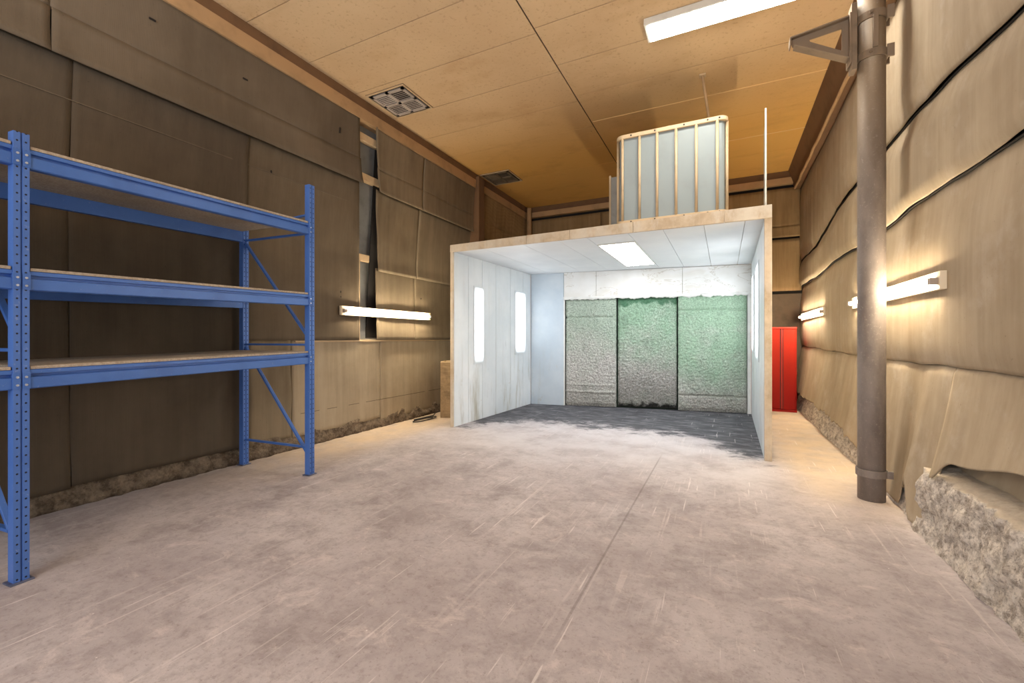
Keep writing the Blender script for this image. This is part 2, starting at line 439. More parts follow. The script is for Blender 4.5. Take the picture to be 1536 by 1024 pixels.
# left wall: backing + sheets
def tilt_box(bm, o0, o1, y0, y1, z0, z1):
    """box against the leaning left wall; o0,o1 = offsets from the wall face"""
    hexa(bm, [(XL(z0)+o0, y0, z0), (XL(z0)+o1, y0, z0), (XL(z0)+o1, y1, z0), (XL(z0)+o0, y1, z0)],
         [(XL(z1)+o0, y0, z1), (XL(z1)+o1, y0, z1), (XL(z1)+o1, y1, z1), (XL(z1)+o0, y1, z1)])
bm = BM(); tilt_box(bm, -.4, -.09, YF, YB + .3, 0, 2.6); tilt_box(bm, -.4, -.09, YF, YB + .3, 2.6, HC)
wl = struct(obj('wall_left', bm, M['gapback']))
def lsheet(y0b, y1b, z0, z1, off, hem=.0, mat='sheetL', y0t=None, y1t=None, seed=0, wav=.007, curl=None, rag=0, lean=0):
    y0t = y0b if y0t is None else y0t; y1t = y1b if y1t is None else y1t
    nu = max(8, int((y1b - y0b) / .05)); nv = max(6, int((z1 - z0) / .05))
    bm = BM()
    def fn(u, v):
        zz0 = z0 + rag * (nz(u * (y1b - y0b) * 3 + seed, 7.7) + .5 * nz(u * (y1b - y0b) * 11, seed))
        z = zz0 + (z1 - zz0) * v
        a = y0b + (y0t - y0b) * v; b = y1b + (y1t - y1b) * v
        if lean: a, b = (a, gap0(z)) if lean > 0 else (gap1(z), b)
        y = a + (b - a) * u
        e = off + hem * (1 - v) ** 2.2 + wav * nz(y * .9 + seed, z * .7, seed)
        e += .006 * nz(y * 4 + seed, z * .6)
        if curl:                       # free edge curls away from the wall
            if curl[0] < 0: e += curl[1] * math.exp(-u * 9)
            else: e += curl[1] * math.exp(-(1 - u) * 9)
            if curl[0] > 0: y += .012 * nz(z * 2.2, seed)
            else: y -= .012 * nz(z * 2.2, seed + 3)
        return (XL(z) + e, y, z)
    grid(bm, nu, nv, fn)
    return obj('insulation_sheet', bm, M[mat], wl, smooth=True, solid=.012)
gap0 = lambda z: 4.52 * XL(z) / -4.645      # edges of the open gap lean like the wall
gap1 = lambda z: 4.84 * XL(z) / -4.645
# near section
for a, b, s in ((YF, 1.425, 1), (1.428, None, 2)):
    B = lambda z: gap0(z) if b is None else b
    lsheet(a, B(3.95), 3.95, 4.52, .012, .012, 'sheetU', y1t=B(4.52), seed=2, curl=(1, .02) if b is None else None, lean=b is None)
    lsheet(a, B(3.62), 3.62, 3.965, .03, .06, 'sheetU', y1t=B(3.965), seed=7, curl=(1, .02) if b is None else None, lean=b is None)
lsheet(YF, 1.60, .15, 3.66, .0, .01, 'sheetL', y1t=1.575, seed=11, wav=.004)
lsheet(1.603, 3.08, .17, 3.66, .0, .01, 'sheetL', y0t=1.578, seed=12, y1t=3.02, curl=(1, .02), wav=.004)
lsheet(3.07, gap0(1.37), 1.37, 3.66, -.002, .012, 'sheetM', y1t=gap0(3.66), y0t=3.01, seed=13, curl=(1, .02), lean=1)
lsheet(3.10, 3.63, .15, 1.40, -.02, .01, 'sheetL2', seed=14, rag=.03, curl=(1, .03))
lsheet(3.65, 5.20, .14, 1.38, -.02, .02, 'sheetD', seed=15, rag=.03)
lsheet(5.21, 7.70, .10, 1.38, -.02, .02, 'sheetD', seed=16, rag=.03)
# thin stitched seam rib and low seam
for y0, y1, z, o in ((YF, gap0(3.3), 3.335, .006), (3.66, 7.6, .43, -.008)):
    bm = BM(); tilt_box(bm, o - .02, o + .008, y0, y1, z - .004, z + .004); obj('seam', bm, M['sheetU'], wl)
# section beyond the gap
for a, b, s in ((None, 6.03, 21), (6.031, 7.78, 22)):
    A = lambda z: gap1(z) if a is None else a
    cu = (-1, .03) if a is None else None
    lsheet(A(3.93), b, 3.93, 4.52, .012, .03, 'sheetL2', y0t=A(4.52), seed=s, curl=cu, lean=-(a is None))
    lsheet(A(3.60), b, 3.60, 3.95, .04, .045, 'sheetL2', y0t=A(3.95), seed=s + 3, curl=cu, lean=-(a is None))
    lsheet(A(2.43), b, 2.43, 3.64, .006, .05, 'sheetL2', y0t=A(3.64), seed=s + 6, curl=cu, lean=-(a is None))
    lsheet(A(1.37), b, 1.37, 2.48, -.002, .03, 'sheetL2', y0t=A(2.48), seed=s + 9, curl=cu, lean=-(a is None))
lsheet(7.95, YB, 3.93, 4.52, .0, .02, 'sheetB', seed=31)
lsheet(7.95, YB, 3.55, 3.95, .02, .03, 'sheetB', seed=32)
lsheet(7.95, YB, .1, 3.6, -.01, .02, 'sheetB', seed=33)
# small tears in the upper sheets
for y, z, l in ((2.05, 4.28, .05), (2.9, 4.2, .05), (4.2, 4.2, .07), (3.3, 3.35, .03), (4.4, 2.05, .03), (4.4, 1.98, .02), (6.2, 2.1, .025)):
    bm = BM(); o_ = .036 if z > 3.6 else .012
    if y < 3 and z > 4: tilt_box(bm, o_ - .006, o_ + .002, y, y + l, z - .008, z + .006)
    else: tilt_box(bm, o_ - .006, o_ + .004, y, y + .014, z - l / 2, z + l / 2)
    obj('tear', bm, M['black'], wl)
# battens across the gap
for z in (4.31, 3.77, 2.61):
    bm = BM(); tilt_box(bm, -.10, -.015, gap0(z) - .15, gap1(z) + .15, z - .05, z + .05)
    obj('batten', bm, M['batten'], wl, bevel=.006)
bm = BM(); tilt_box(bm, -.1, .015, gap0(1.4) + .002, gap0(1.4) + .026, 1.37, 2.6)
obj('stud', bm, M['batten'], wl)
bm = BM(); tilt_box(bm, -.1, .0, 3.7, 7.6, 1.345, 1.365); obj('ledge', bm, M['batten'], wl)
bm = BM(); tilt_box(bm, -.10, -.085, gap0(2.5) + .24, gap1(2.5) + .2, 1.4, 4.4)
obj('dark_strip', bm, M['black'], wl)

# rough kerb at the foot of the left wall
bm = BM()
def fnk(u, v):
    y = YF + (YB - YF) * u
    prof = [(-.04, 0), (.045, 0), (.03, .1), (.0, .19), (-.05, .24)]
    t = v * 4; i = min(3, int(t)); w = t - i
    px = prof[i][0] + (prof[i+1][0] - prof[i][0]) * w; pz = prof[i][1] + (prof[i+1][1] - prof[i][1]) * w
    d = .035 * fb(y * 5, pz * 9, 3) + .02 * nz(y * 18, pz * 18)
    return (-4.88 + px + d * (1 if v > 0 else 1.4), y, max(0, pz + .015 * nz(y * 9, pz * 5)) if v > .3 else 0)
grid(bm, 420, 12, fnk)
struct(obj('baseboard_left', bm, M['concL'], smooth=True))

# trims along the left wall head
bm = BM(); box(bm, -4.80, -4.605, YF, 7.70, 4.50, 4.67); box(bm, -4.80, -4.62, 7.9, YB, 4.50, 4.66)
struct(obj('trim_1', bm, M['trim'], bevel=.006))
bm = BM(); box(bm, -4.85, -4.615, YF, YB, 4.665, HC - .001)
struct(obj('trim_2', bm, M['trimdark'], bevel=.006))
# square post + corner pipe
bm = BM(); box(bm, -4.78, -4.54, 7.70, 7.93, 0, 4.74)
o = struct(obj('trim_3', bm, M['trimdark'], bevel=.008))
bm = BM(); tube(bm, [(-4.53, 10.24, 0), (-4.53, 10.24, HC - .05)], .06, 20)
o = struct(obj('trim_4', bm, M['trim'], smooth=False))

# back wall
bm = BM(); box(bm, -5.0, 1.8, YB + .05, YB + .3, 0, HC)
wb = struct(obj('wall_back', bm, M['black']))
def bsheet(x0, x1, z0, z1, off, mat='sheetB', hem=.02, seed=0):
    bm = BM()
    def fn(u, v):
        x = x0 + (x1 - x0) * u; z = z0 + (z1 - z0) * v
        return (x, YB - off - hem * (1 - v) ** 2 - .012 * nz(x * 1.2 + seed, z), z)
    grid(bm, int((x1 - x0) / .1) + 4, int((z1 - z0) / .1) + 4, fn)
    return obj('insulation_sheet', bm, M[mat], wb, smooth=True, solid=.012)
for x0, x1 in ((-4.75, -2.7), (-2.69, -.6), (-.59, 1.4)):
    bsheet(x0, x1, 3.66, 4.46, .0, seed=x0); bsheet(x0, x1, 3.45, 3.68, .03, seed=x0 + 4, hem=.03)
    bsheet(x0, x1, 2.36, 3.42, .0, seed=x0 + 7)
bm = BM(); box(bm, -4.9, 1.6, YB + .005, YB + .05, .02, 2.30)
obj('lower_panel', bm, plain('dark_grey_board', rgb(88, 76, 62), .85, var=.3), wb)
bm = BM(); box(bm, -4.6, 1.35, YB - .07, YB + .06, 4.53, 4.66)
struct(obj('trim_5', bm, M['trim'], bevel=.006))
bm = BM(); box(bm, -4.6, 1.35, YB - .04, YB + .06, 4.66, HC - .001)
struct(obj('trim_6', bm, M['trimdark']))

# wall behind the camera
bm = BM(); box(bm, -5.2, 1.8, YF - .2, YF, 0, HC); struct(obj('wall_front', bm, M['sheetB']))

# right wall: pillowy hanging sheets
XR = 1.425
bm = BM(); box(bm, 1.62, 1.95, YF, YB + .3, 0, HC)
wr = struct(obj('wall_right', bm, M['black']))
def seam3(y): return 3.24 + .10 * nz(y * .45, 3) - .30 * sst(6.2, 9.6, y) - .10 * sst(4.2, 2.6, y) + .02 * nz(y * 2.2, 1)
def seam2(y): return 2.48 + .05 * nz(y * .6, 8) - .03 * sst(6, 9, y) + .015 * nz(y * 2, 5)
def seam1(y): return 1.20 + .03 * nz(y * .9, 12) + .04 * sst(7, 9.5, y) + .012 * nz(y * 3, 2)
def head(y): return 4.76
def foot(y):
    # lifted over the broken kerb near the camera, ragged further away
    if y < 3.97:
        return .43 + .16 * sst(3.97, 3.72, y) + .14 * sst(3.75, 2.9, y)
    if y < 4.28: return .02
    if y < 4.62: return .02 + .33 * sst(4.28, 4.36, y) * sst(4.64, 4.54, y) * (.75 + .5 * nz(y * 22, 4))
    if y < 5.4: return .03 + .12 * sst(4.9, 5.4, y)
    return .16 + .18 * sst(5.4, 7.2, y) + .05 * nz(y * 7, 2) + .03 * nz(y * 21, 6)
def rx(y, z, zt, zb, row):
    v = (z - zb) / max(.01, zt - zb)          # 0 at the lower seam, 1 at the upper
    amp = (.055, .060, .045, .03)[row]
    v = min(1, max(0, v))
    p = (.45 + .55 * (1 - (1 - min(1, v / .16)) ** 2.2)) * (1 - .95 * sst(.62, 1, v)) if row < 3 else 0
    b = amp * p * (.9 + .35 * nz(y * .55 + row * 9, row))
    # soft vertical creases, deepest just above the seams
    cr = (.010 * nz(y * 1.6 + row * 4, z * .2, row) + .006 * nz(y * 5 + row, z * .5, row)) * (1 - .5 * v)
    cr += .020 * max(0, nz(y * 1.1 + row * 3.3, z * .1, row + 5)) * (1 - v)
    x = XR - b - cr + .016 * max(0, (v - .955) / .045)
    if row == 3:
        w3 = 1.5 + 2.2 * sst(4.0, 4.6, y)
        x = XR - .012 + .016 * max(0, (v - .94) / .06) - .125 * (1 - v) ** 1.2 - cr * w3 - .012 * nz(y * 3.3, z * .5, 8) * (1 - v)
        if y < 4.4: x += .035 * (1 - v) * sst(4.0, 3.6, y)
    # keep clear of the pipe
    k = math.exp(-((y - 4.75) / .22) ** 2)
    lim = 1.262
    if x < lim: x = x + (lim - x) * k
    return x
rows = [(head, seam3), (seam3, seam2), (seam2, seam1), (seam1, foot)]
for row, (ft, fb_) in enumerate(rows):
    cuts = [YF, YB] if row < 3 else [YF, 3.965, YB]
    for a, b in zip(cuts, cuts[1:]):
        bm = BM()
        def fn(u, v):
            y = a + (b - a) * u
            if row == 3: y = min(max(y, a), b)
            yy = min(y, 3.969) if (row == 3 and b < 4) else (max(y, 3.971) if row == 3 else y)
            zt, zb = ft(yy), fb_(yy)
            z = zb + (zt - zb) * v
            return (rx(yy, z, zt, zb, row), y, z)
        grid(bm, int((b - a) / .028), 56, fn)
        obj('insulation_sheet', bm, M['sheetR'], wr, smooth=True, solid=.008)
# dark seam cords between rows
for f in (seam3, seam2, seam1):
    bm = BM(); n = 160
    tube(bm, [(XR + .006, YF + (YB - YF) * i / n, .004 + f(YF + (YB - YF) * i / n)) for i in range(n + 1)], .010, 6)
    obj('seam', bm, plain('dark_seam', rgb(46, 38, 30), .9), wr)
# second sheet hanging behind the broken kerb
bm = BM()
grid(bm, 90, 16, lambda u, v: (1.56 - .13 * (1 - v) - .03 * nz(u * 20, v), YF + (4.05 - YF) * u, .42 + v * .5))
obj('insulation_sheet', bm, M['sheetR'], wr, smooth=True)
# broken concrete kerb
bm = BM()
def fnr(u, v):
    y = YF + (YB - YF) * u
    hgt = .50 + .03 * nz(y * 1.1, 4) if y < 4.0 else .50 - .14 * sst(4.0, 5.2, y)
    prof = [(1.24, 0), (1.262, .12), (1.278, hgt * .6), (1.300, hgt * .92), (1.40, hgt), (1.66, hgt + .03)]
    t = v * 5; i = min(4, int(t)); w = t - i
    x = prof[i][0] + (prof[i+1][0] - prof[i][0]) * w; z = prof[i][1] + (prof[i+1][1] - prof[i][1]) * w
    d = .035 * fb(y * 3.5, z * 4, 9) + .03 * fb(y * 14, z * 14, 2, 4)
    k = 1 if v < .8 else .25
    if y > 4.1: x += .06 * sst(4.05, 4.4, y)
    return (x + d * k * (0.5 if v == 0 else 1), y, 0 if v == 0 else max(.004, z + .5 * d * k))
grid(bm, 640, 30, fnr)
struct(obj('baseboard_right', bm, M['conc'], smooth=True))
# head trim on the right
bm = BM()
hexa(bm, [(1.29, YF, 4.42), (1.8, YF, 4.42), (1.8, YB, 4.42), (1.29, YB, 4.42)],
     [(1.17, YF, HC - .001), (1.8, YF, HC - .001), (1.8, YB, HC - .001), (1.17, YB, HC - .001)])
struct(obj('trim_7', bm, M['trimdark']))
bm = BM(); n = 120
tube(bm, [(1.275 + .012 * nz(i * .3), YF + (YB - .1 - YF) * i / n, 4.40 + .012 * nz(i * .23, 5)) for i in range(n + 1)], .022, 8)
struct(obj('trim_8', bm, M['trim'], smooth=True))

# ------------------------------------------------------------------ spray booth
booth = thing('spray_booth', 'large open-fronted white spray booth with dusty beige edges standing on the floor', 'booth', (-1.7, 5.7, 0))
booth_off = Matrix.Translation((1.7, -5.7, 0))
def bobj(name, bm, mat, parent=booth, **k):
    o = obj(name, bm, mat, None, **k); o.parent = parent
    o.matrix_parent_inverse = Matrix.Translation((1.7, -5.7, 0)); return o
LF, LB = Vector((-3.81, 5.70)), Vector((-3.69, 8.42))       # inner corners
RF, RB = Vector((.415, 5.72)), Vector((.45, 9.06))
def lerp(a, b, t): return a + (b - a) * t
def panels(bm, A, B, out, z0, z1, cuts, gap=.004, off=0.0):
    """upright panels along A->B (2-D), 'out' = thickness vector, split at cuts (0..1)"""
    L = (B - A).length
    for s, e in zip(cuts, cuts[1:]):
        p = lerp(A, B, s + gap / L); q = lerp(A, B, e - gap / L)
        quadprism(bm, [p, q, q + out, p + out], z0, z1)
TL = Vector((-.045, .0)); TR = Vector((.06, .0))
def H0(x): return 2.75 + .012 * (x + 3.8) / 4.2          # underside of roof
def H1(x): return 2.855 + .05 * (x + 3.86) / 4.35        # top of roof
bm = BM(); panels(bm, LF, LB, TL, 0, 2.75, [0, .145, .30, .47, .67, .87, 1])
bobj('side_panel', bm, M['booth'], bevel=.003)
bm = BM(); panels(bm, RF, RB, TR, 0, 2.75, [0, .16, .33, .5, .67, .84, 1])
bobj('side_panel', bm, M['booth'], bevel=.003)
# beige front edges
bm = BM(); quadprism(bm, [(-3.862, 5.665), (-3.812, 5.665), (-3.812, 5.70), (-3.862, 5.70)], 0, 2.76)
bobj('edge_trim', bm, M['edge'], bevel=.004)['label'] = 'narrow dusty beige left edge'
bm = BM(); quadprism(bm, [(.412, 5.68), (.487, 5.68), (.487, 5.72), (.412, 5.72)], 0, 2.785)
bobj('edge_trim', bm, M['edge'], bevel=.004)['label'] = 'dusty beige right edge'
# back wall pieces
out = Vector((-.153, .988)) * .05
pt = lambda x: Vector((x, 8.42 + (x + 3.69) * .1546))
bm = BM(); panels(bm, pt(-3.69), pt(-2.985), out, 0, 2.75, [0, 1])
bobj('back_panel', bm, M['booth_blue'], bevel=.003)
bm = BM(); panels(bm, pt(-2.985) - out * .3, pt(.45) - out * .3, out, 2.24, 2.75, [0, .19, .66, 1], .003)
bobj('back_fascia', bm, M['fascia'], bevel=.003)
bm = BM(); panels(bm, pt(-2.985) + out * 2.0, pt(.45) + out * 2.0, out, 0, 2.24, [0, 1])
bobj('filter_backing', bm, plain('dark_green_backing', rgb(40, 52, 44), .9))
bm = BM()
panels(bm, pt(-3.0), pt(-2.965), out * 1.6, 0, 2.24, [0, 1])
panels(bm, pt(.385), pt(.45), out * 1.6, 0, 2.24, [0, 1])
panels(bm, pt(-3.0) - out * .4, pt(.45) - out * .4, out * 1.5, 2.215, 2.245, [0, 1])
bobj('filter_frame', bm, M['white_paint'])
# roof: ceiling panels (seams run front to back) and slab
def roofpt(x, t, z):
    yf = 5.69 + (x + 3.8) * .008; yb = pt(x).y + .05
    return (x, yf + (yb - yf) * t, z)
bm = BM()
xs = [-3.86, -3.28, -2.62, -2.08, -1.67, -1.12, -.69, -.22, .22, .49]
for a, b in zip(xs, xs[1:]):
    a2, b2 = a + .003, b - .003
    hexa(bm, [roofpt(a2, 0, H0(a2)), roofpt(b2, 0, H0(b2)), roofpt(b2, 1, H0(b2)), roofpt(a2, 1, H0(a2))],
         [roofpt(a2, 0, H0(a2) + .02), roofpt(b2, 0, H0(b2) + .02), roofpt(b2, 1, H0(b2) + .02), roofpt(a2, 1, H0(a2) + .02)])
bobj('ceiling_panel', bm, M['booth_ceil'])
bm = BM(); a, b = -3.862, .487
hexa(bm, [roofpt(a, 0, H0(a) + .022), roofpt(b, 0, H0(b) + .022), roofpt(b, 1, H0(b) + .022), roofpt(a, 1, H0(a) + .022)],
     [roofpt(a, 0, H1(a)), roofpt(b, 0, H1(b)), roofpt(b, 1, H1(b)), roofpt(a, 1, H1(a))])
bobj('roof', bm, M['edge'], bevel=.004)
bm = BM()
xs = [-3.862, -3.2, -2.55, -1.9, -1.05, .0, .487]
for a, b in zip(xs, xs[1:]):
    a2, b2 = a + .002, b - .002
    hexa(bm, [(a2, 5.655, H0(a2) - .005), (b2, 5.655, H0(b2) - .005), (b2, 5.69, H0(b2) - .005), (a2, 5.69, H0(a2) - .005)],
         [(a2, 5.655, H1(a2)), (b2, 5.655, H1(b2)), (b2, 5.69, H1(b2)), (a2, 5.69, H1(a2))])
bobj('edge_trim', bm, M['edge'], bevel=.002)['label'] = 'dusty beige strip along the front of the roof'
# drips of white paint at the filter heads
bm = BM()
def fnc(u, v):
    x = -2.97 + 3.37 * u; p = pt(x)
    drop = .062 + .03 * nz(x * 6, 3) + .022 * nz(x * 19, 8)
    a = PI * v
    return (p.x, p.y - .012 - .022 * math.sin(a) - .004 * nz(x * 30, v * 3), 2.245 - drop * v - .012 * math.sin(a) * nz(x * 13, v))
grid(bm, 420, 8, fnc)
bobj('paint_crust', bm, M['white_paint'], smooth=True)

# filter mats ------------------------------------------------------
def filt(x0, x1, z0, z1, mat, label, depth, creases, seed, rough=.016):
    bm = BM()
    nu, nv = int((x1 - x0) / .012), int((z1 - z0) / .012)
    def fn(u, v):
        x = x0 + (x1 - x0) * u; z = z0 + (z1 - z0) * v
        if v == 1: z += .018 * nz(x * 9, seed) + .012 * nz(x * 31, seed)
        if v == 0: z = max(.004, z + .01 * nz(x * 12, seed))
        if u in (0, 1): x += .006 * nz(z * 14, seed)
        d = depth + rough * (nz(x * 30, z * 30, seed) + .7 * nz(x * 75, z * 75, seed)) + .014 * nz(x * 3, z * 2.5, seed)
        for cz, cw in creases: d += cw * math.exp(-((z - cz - .01 * nz(x * 4, cz)) / .018) ** 2)
        e = min(u, 1 - u, v, 1 - v) * 30
        d -= .03 * max(0, 1 - e)
        p = pt(x)
        return (p.x, p.y + .055 - d, z)
    V = grid(bm, nu, nv, fn)
    # side skirts so the mat has thickness
    ring = [V[0][i] for i in range(nu + 1)] + [V[j][nu] for j in range(1, nv + 1)] + [V[nv][i] for i in range(nu - 1, -1, -1)] + [V[j][0] for j in range(nv - 1, 0, -1)]
    R2 = [bm.verts.new((q.co.x, pt(q.co.x).y + .085, q.co.z)) for q in ring]
    for i in range(len(ring)): bm.faces.new((ring[i], ring[(i+1) % len(ring)], R2[(i+1) % len(ring)], R2[i]))
    o = obj('filter_mat', bm, M[mat], smooth=True)
    return tag(o, label, 'filter', 'fibre filter mats in the back of the booth')
filt(-2.955, -1.955, .005, 2.185, 'filtA', 'pale grey fibre filter mat with a pale crease near its foot, beside the blue-grey panel', .05, ((.30, .02), (1.82, -.03), (.44, .012)), 1)
filt(-1.915, -.825, .03, 2.20, 'filtB', 'darkest fibre filter mat, black along its foot, between two paler mats', .025, (), 5)
filt(-.795, .375, .005, 2.235, 'filtC', 'greenest fibre filter mat with creases top and bottom, beside the right booth wall', .06, ((.30, -.03), (1.93, -.03)), 9)

# lights in the booth ----------------------------------------------
t = thing('ceiling_light', 'bright square LED panel set in the white booth ceiling', 'light', (-1.38, 7.2, 2.75))
def tobj(name, bm, mat, t, **k):
    o = obj(name, bm, mat, None, **k); o.parent = t
    o.matrix_parent_inverse = (Matrix.Translation(t.location) @ Matrix.Rotation(t.rotation_euler.z, 4, 'Z')).inverted(); return o
bm = BM(); zc = H0(-1.4)
quadprism(bm, [(-1.66, 6.20), (-1.12, 6.20), (-1.12, 8.22), (-1.66, 8.22)], zc - .012, zc - .0005)
tobj('frame', bm, M['pale_panel'], t, bevel=.003)
bm = BM(); quadprism(bm, [(-1.635, 6.235), (-1.145, 6.235), (-1.145, 8.185), (-1.635, 8.185)], zc - .016, zc - .0125)
tobj('diffuser', bm, M['led_booth'], t)
def wall_light(label, A, B, s, e, z0, z1, inward, strength=1, soft=False):
    p, q = lerp(A, B, s), lerp(A, B, e); c = (p + q) / 2
    t = thing('wall_light', label, 'light', (c.x, c.y, z0), 0, 'upright light panels in the booth side walls')
    bm = BM(); quadprism(bm, [p + inward * .002, q + inward * .002, q + inward * .010, p + inward * .010], z0 - .01, z1 + .01)
    tobj('frame', bm, M['booth'], t)
    d = (q - p).normalized() * .01
    bm = BM(); quadprism(bm, [p + d + inward * .011, q - d + inward * .011, q - d + inward * .013, p + d + inward * .013], z0, z1)
    tobj('diffuser', bm, M['led_wall'], t)
LL = (LB - LF).length
wall_light('tall upright light panel in the left booth wall, nearer the open front', LF, LB, .20, .315, .96, 2.27, Vector((1, 0)))
wall_light('tall upright light panel in the left booth wall, near the back corner', LF, LB, .735, .905, 1.08, 2.33, Vector((1, 0)))
wall_light('narrow-looking upright light panel in the right booth wall, nearer the open front', RF, RB, .30, .52, 1.08, 2.45, Vector((-1, 0)))
wall_light('narrow-looking upright light panel in the right booth wall, next to the greenest filter', RF, RB, .70, .88, 1.15, 2.45, Vector((-1, 0)))

# ------------------------------------------------------------------ things on the booth roof
# tank in a tube cage
ZR = 2.905
t = thing('storage_tank', 'pale grey tank in a cream tube cage standing on the booth roof', 'tank', (-.63, 6.25, ZR))
x0, x1, y0, y1, zt = -1.30, .04, 5.80, 6.75, 4.09
r = .10
def rrect(x0, x1, y0, y1, r, n=6):
    P = []
    for cx, cy, a in ((x1 - r, y0 + r, -PI/2), (x1 - r, y1 - r, 0), (x0 + r, y1 - r, PI/2), (x0 + r, y0 + r, PI)):
        for k in range(n + 1):
            th = a + PI / 2 * k / n; P.append((cx + r * math.cos(th), cy + r * math.sin(th)))
    return P
bm = BM()
P = rrect(x0 + .03, x1 - .03, y0 + .03, y1 - .03, r - .02)
lo = [bm.verts.new((a, b, ZR + .04)) for a, b in P]; hi = [bm.verts.new((a, b, zt - .03)) for a, b in P]
for i in range(len(P)): bm.faces.new((lo[i], lo[(i+1) % len(P)], hi[(i+1) % len(P)], hi[i]))
bm.faces.new(lo[::-1]); bm.faces.new(hi)
tobj('tank_body', bm, M['tank_panel'], t)
for nm, z, rr in (('bottom_rail', ZR + .025, .024), ('top_rail', zt - .025, .026)):
    bm = BM(); P = rrect(x0, x1, y0, y1, r)
    pts = [Vector((a, b, z)) for a, b in P]
    prof_o = rrect(x0 - .005, x1 + .005, y0 - .005, y1 + .005, r); prof_i = rrect(x0 + .03, x1 - .03, y0 + .03, y1 - .03, r - .025)
    A = [bm.verts.new((a, b, z - rr)) for a, b in prof_o]; B = [bm.verts.new((a, b, z + rr)) for a, b in prof_o]
    C = [bm.verts.new((a, b, z + rr)) for a, b in prof_i]; D = [bm.verts.new((a, b, z - rr)) for a, b in prof_i]
    n = len(A)
    for i in range(n):
        j = (i + 1) % n
        bm.faces.new((A[i], A[j], B[j], B[i])); bm.faces.new((B[i], B[j], C[j], C[i]))
        bm.faces.new((C[i], C[j], D[j], D[i])); bm.faces.new((D[i], D[j], A[j], A[i]))
    rail = tobj(nm, bm, M['tank_frame'], t, bevel=.006)
    for bx in (-1.10, -.80, -.45, -.18, -.05):
        b2 = BM(); tube(b2, [(bx, y0 - .012, z), (bx, y0 - .003, z)], .010, 10)
        tobj('bolt', b2, M['cable'], rail)
def upright_tube(x, y, rr=.017):
    bm = BM(); tube(bm, [(x, y, ZR + .04), (x, y, zt - .04)], rr, 12)
    tobj('cage_tube', bm, M['tank_frame'], t, smooth=True)
for x in (-1.215, -.995, -.775, -.545, -.31, -.075): upright_tube(x, y0 + .012)
for x in (x0 + .008, x1 - .008):
    for y in (5.90, 6.15, 6.40, 6.65): upright_tube(x, y)
for x in (-1.2, -.63, -.08): upright_tube(x, y1 - .012)
# panel left of the tank
bm = BM(); box(bm, -1.645, -1.615, 6.86, 6.90, 2.9, 3.98); 
t2 = thing('roof_panel', 'grey metal panel standing on the booth roof at the left of the tank', 'panel', (-1.5, 6.9, 2.89))
tobj('upright', bm, M['tank_frame'], t2, bevel=.003)
bm = BM(); box(bm, -1.615, -1.36, 6.87, 6.89, 2.9, 3.95); tobj('sheet', bm, M['grey_panel'], t2)
# panel right of the tank
t3 = thing('roof_panel', 'tall pale panel seen edge-on at the right end of the booth roof', 'panel', (.45, 6.1, 2.90))
bm = BM(); quadprism(bm, [(.425, 5.80), (.443, 5.80), (.443, 5.83), (.425, 5.83)], 2.905, 4.07); tobj('upright', bm, M['pale_panel'], t3, bevel=.003)
bm = BM(); quadprism(bm, [(.436, 5.83), (.446, 5.83), (.470, 6.42), (.458, 6.42)], 2.91, 4.02); tobj('sheet', bm, M['pale_panel'], t3)
# slanted rod
t4 = thing('support_rod', 'thin slanted rod fixed to the ceiling behind the tank', 'rod', (-.25, 6.1, HC))
bm = BM(); tube(bm, [(-.25, 6.1, HC - .01), (-.19, 6.5, 4.43), (.05, 8.1, 2.96)], .018, 10); tobj('pole', bm, M['trim'], t4, smooth=True)
bm = BM(); box(bm, -.29, -.21, 6.06, 6.14, HC - .02, HC - .001); tobj('mounting_plate', bm, M['batten'], t4, bevel=.003)
bm = BM(); box(bm, -.01, .11, 8.04, 8.16, 2.904, 2.97); tobj('foot_block', bm, M['trim'], t4, bevel=.003)

# ------------------------------------------------------------------ blue shelving
ang = math.atan2(.172, 2.08)           # rack runs slightly towards the left wall
rack = thing('shelving_rack', 'blue steel shelving rack with three chipboard shelves along the left wall', 'shelving', (-3.64, .98, 0), ang)
L = 2.087
def robj(name, bm, mat, parent=rack, loc=None, **k):
    o = obj(name, bm, mat, parent, **k)
    if loc: o.location = loc
    return o
def upright(x, y, h):
    bm = BM()
    # lipped channel section, face towards +x with a shallow centre groove
    w, d = .033, .030
    poly = [(d, -w), (d, -.005), (d - .008, -.003), (d - .008, .003), (d, .005), (d, w), (-d, w), (-d, w - .014), (d - .016, w - .004), (d - .016, -w + .004), (-d, -w + .014), (-d, -w)]
    A = [bm.verts.new((a, b, .008)) for a, b in poly]; B = [bm.verts.new((a, b, h)) for a, b in poly]
    n = len(poly)
    for i in range(n): bm.faces.new((A[i], A[(i+1) % n], B[(i+1) % n], B[i]))
    bm.faces.new(A[::-1]); bm.faces.new(B)
    u = robj('upright', bm, M['perf'], loc=(x, y, 0))
    bm = BM(); box(bm, -.046, .046, -.050, .050, 0, .010)
    robj('foot_plate', bm, M['foot'], u, bevel=.002)
    return u
D = .955
U0 = upright(0, 0, 2.575); U1 = upright(0, L, 2.96); U2 = upright(-D, 0, 2.6); U3 = upright(-D, L, 2.66)
U4 = upright(0, -L, 2.6); U5 = upright(-D, -L, 2.6)
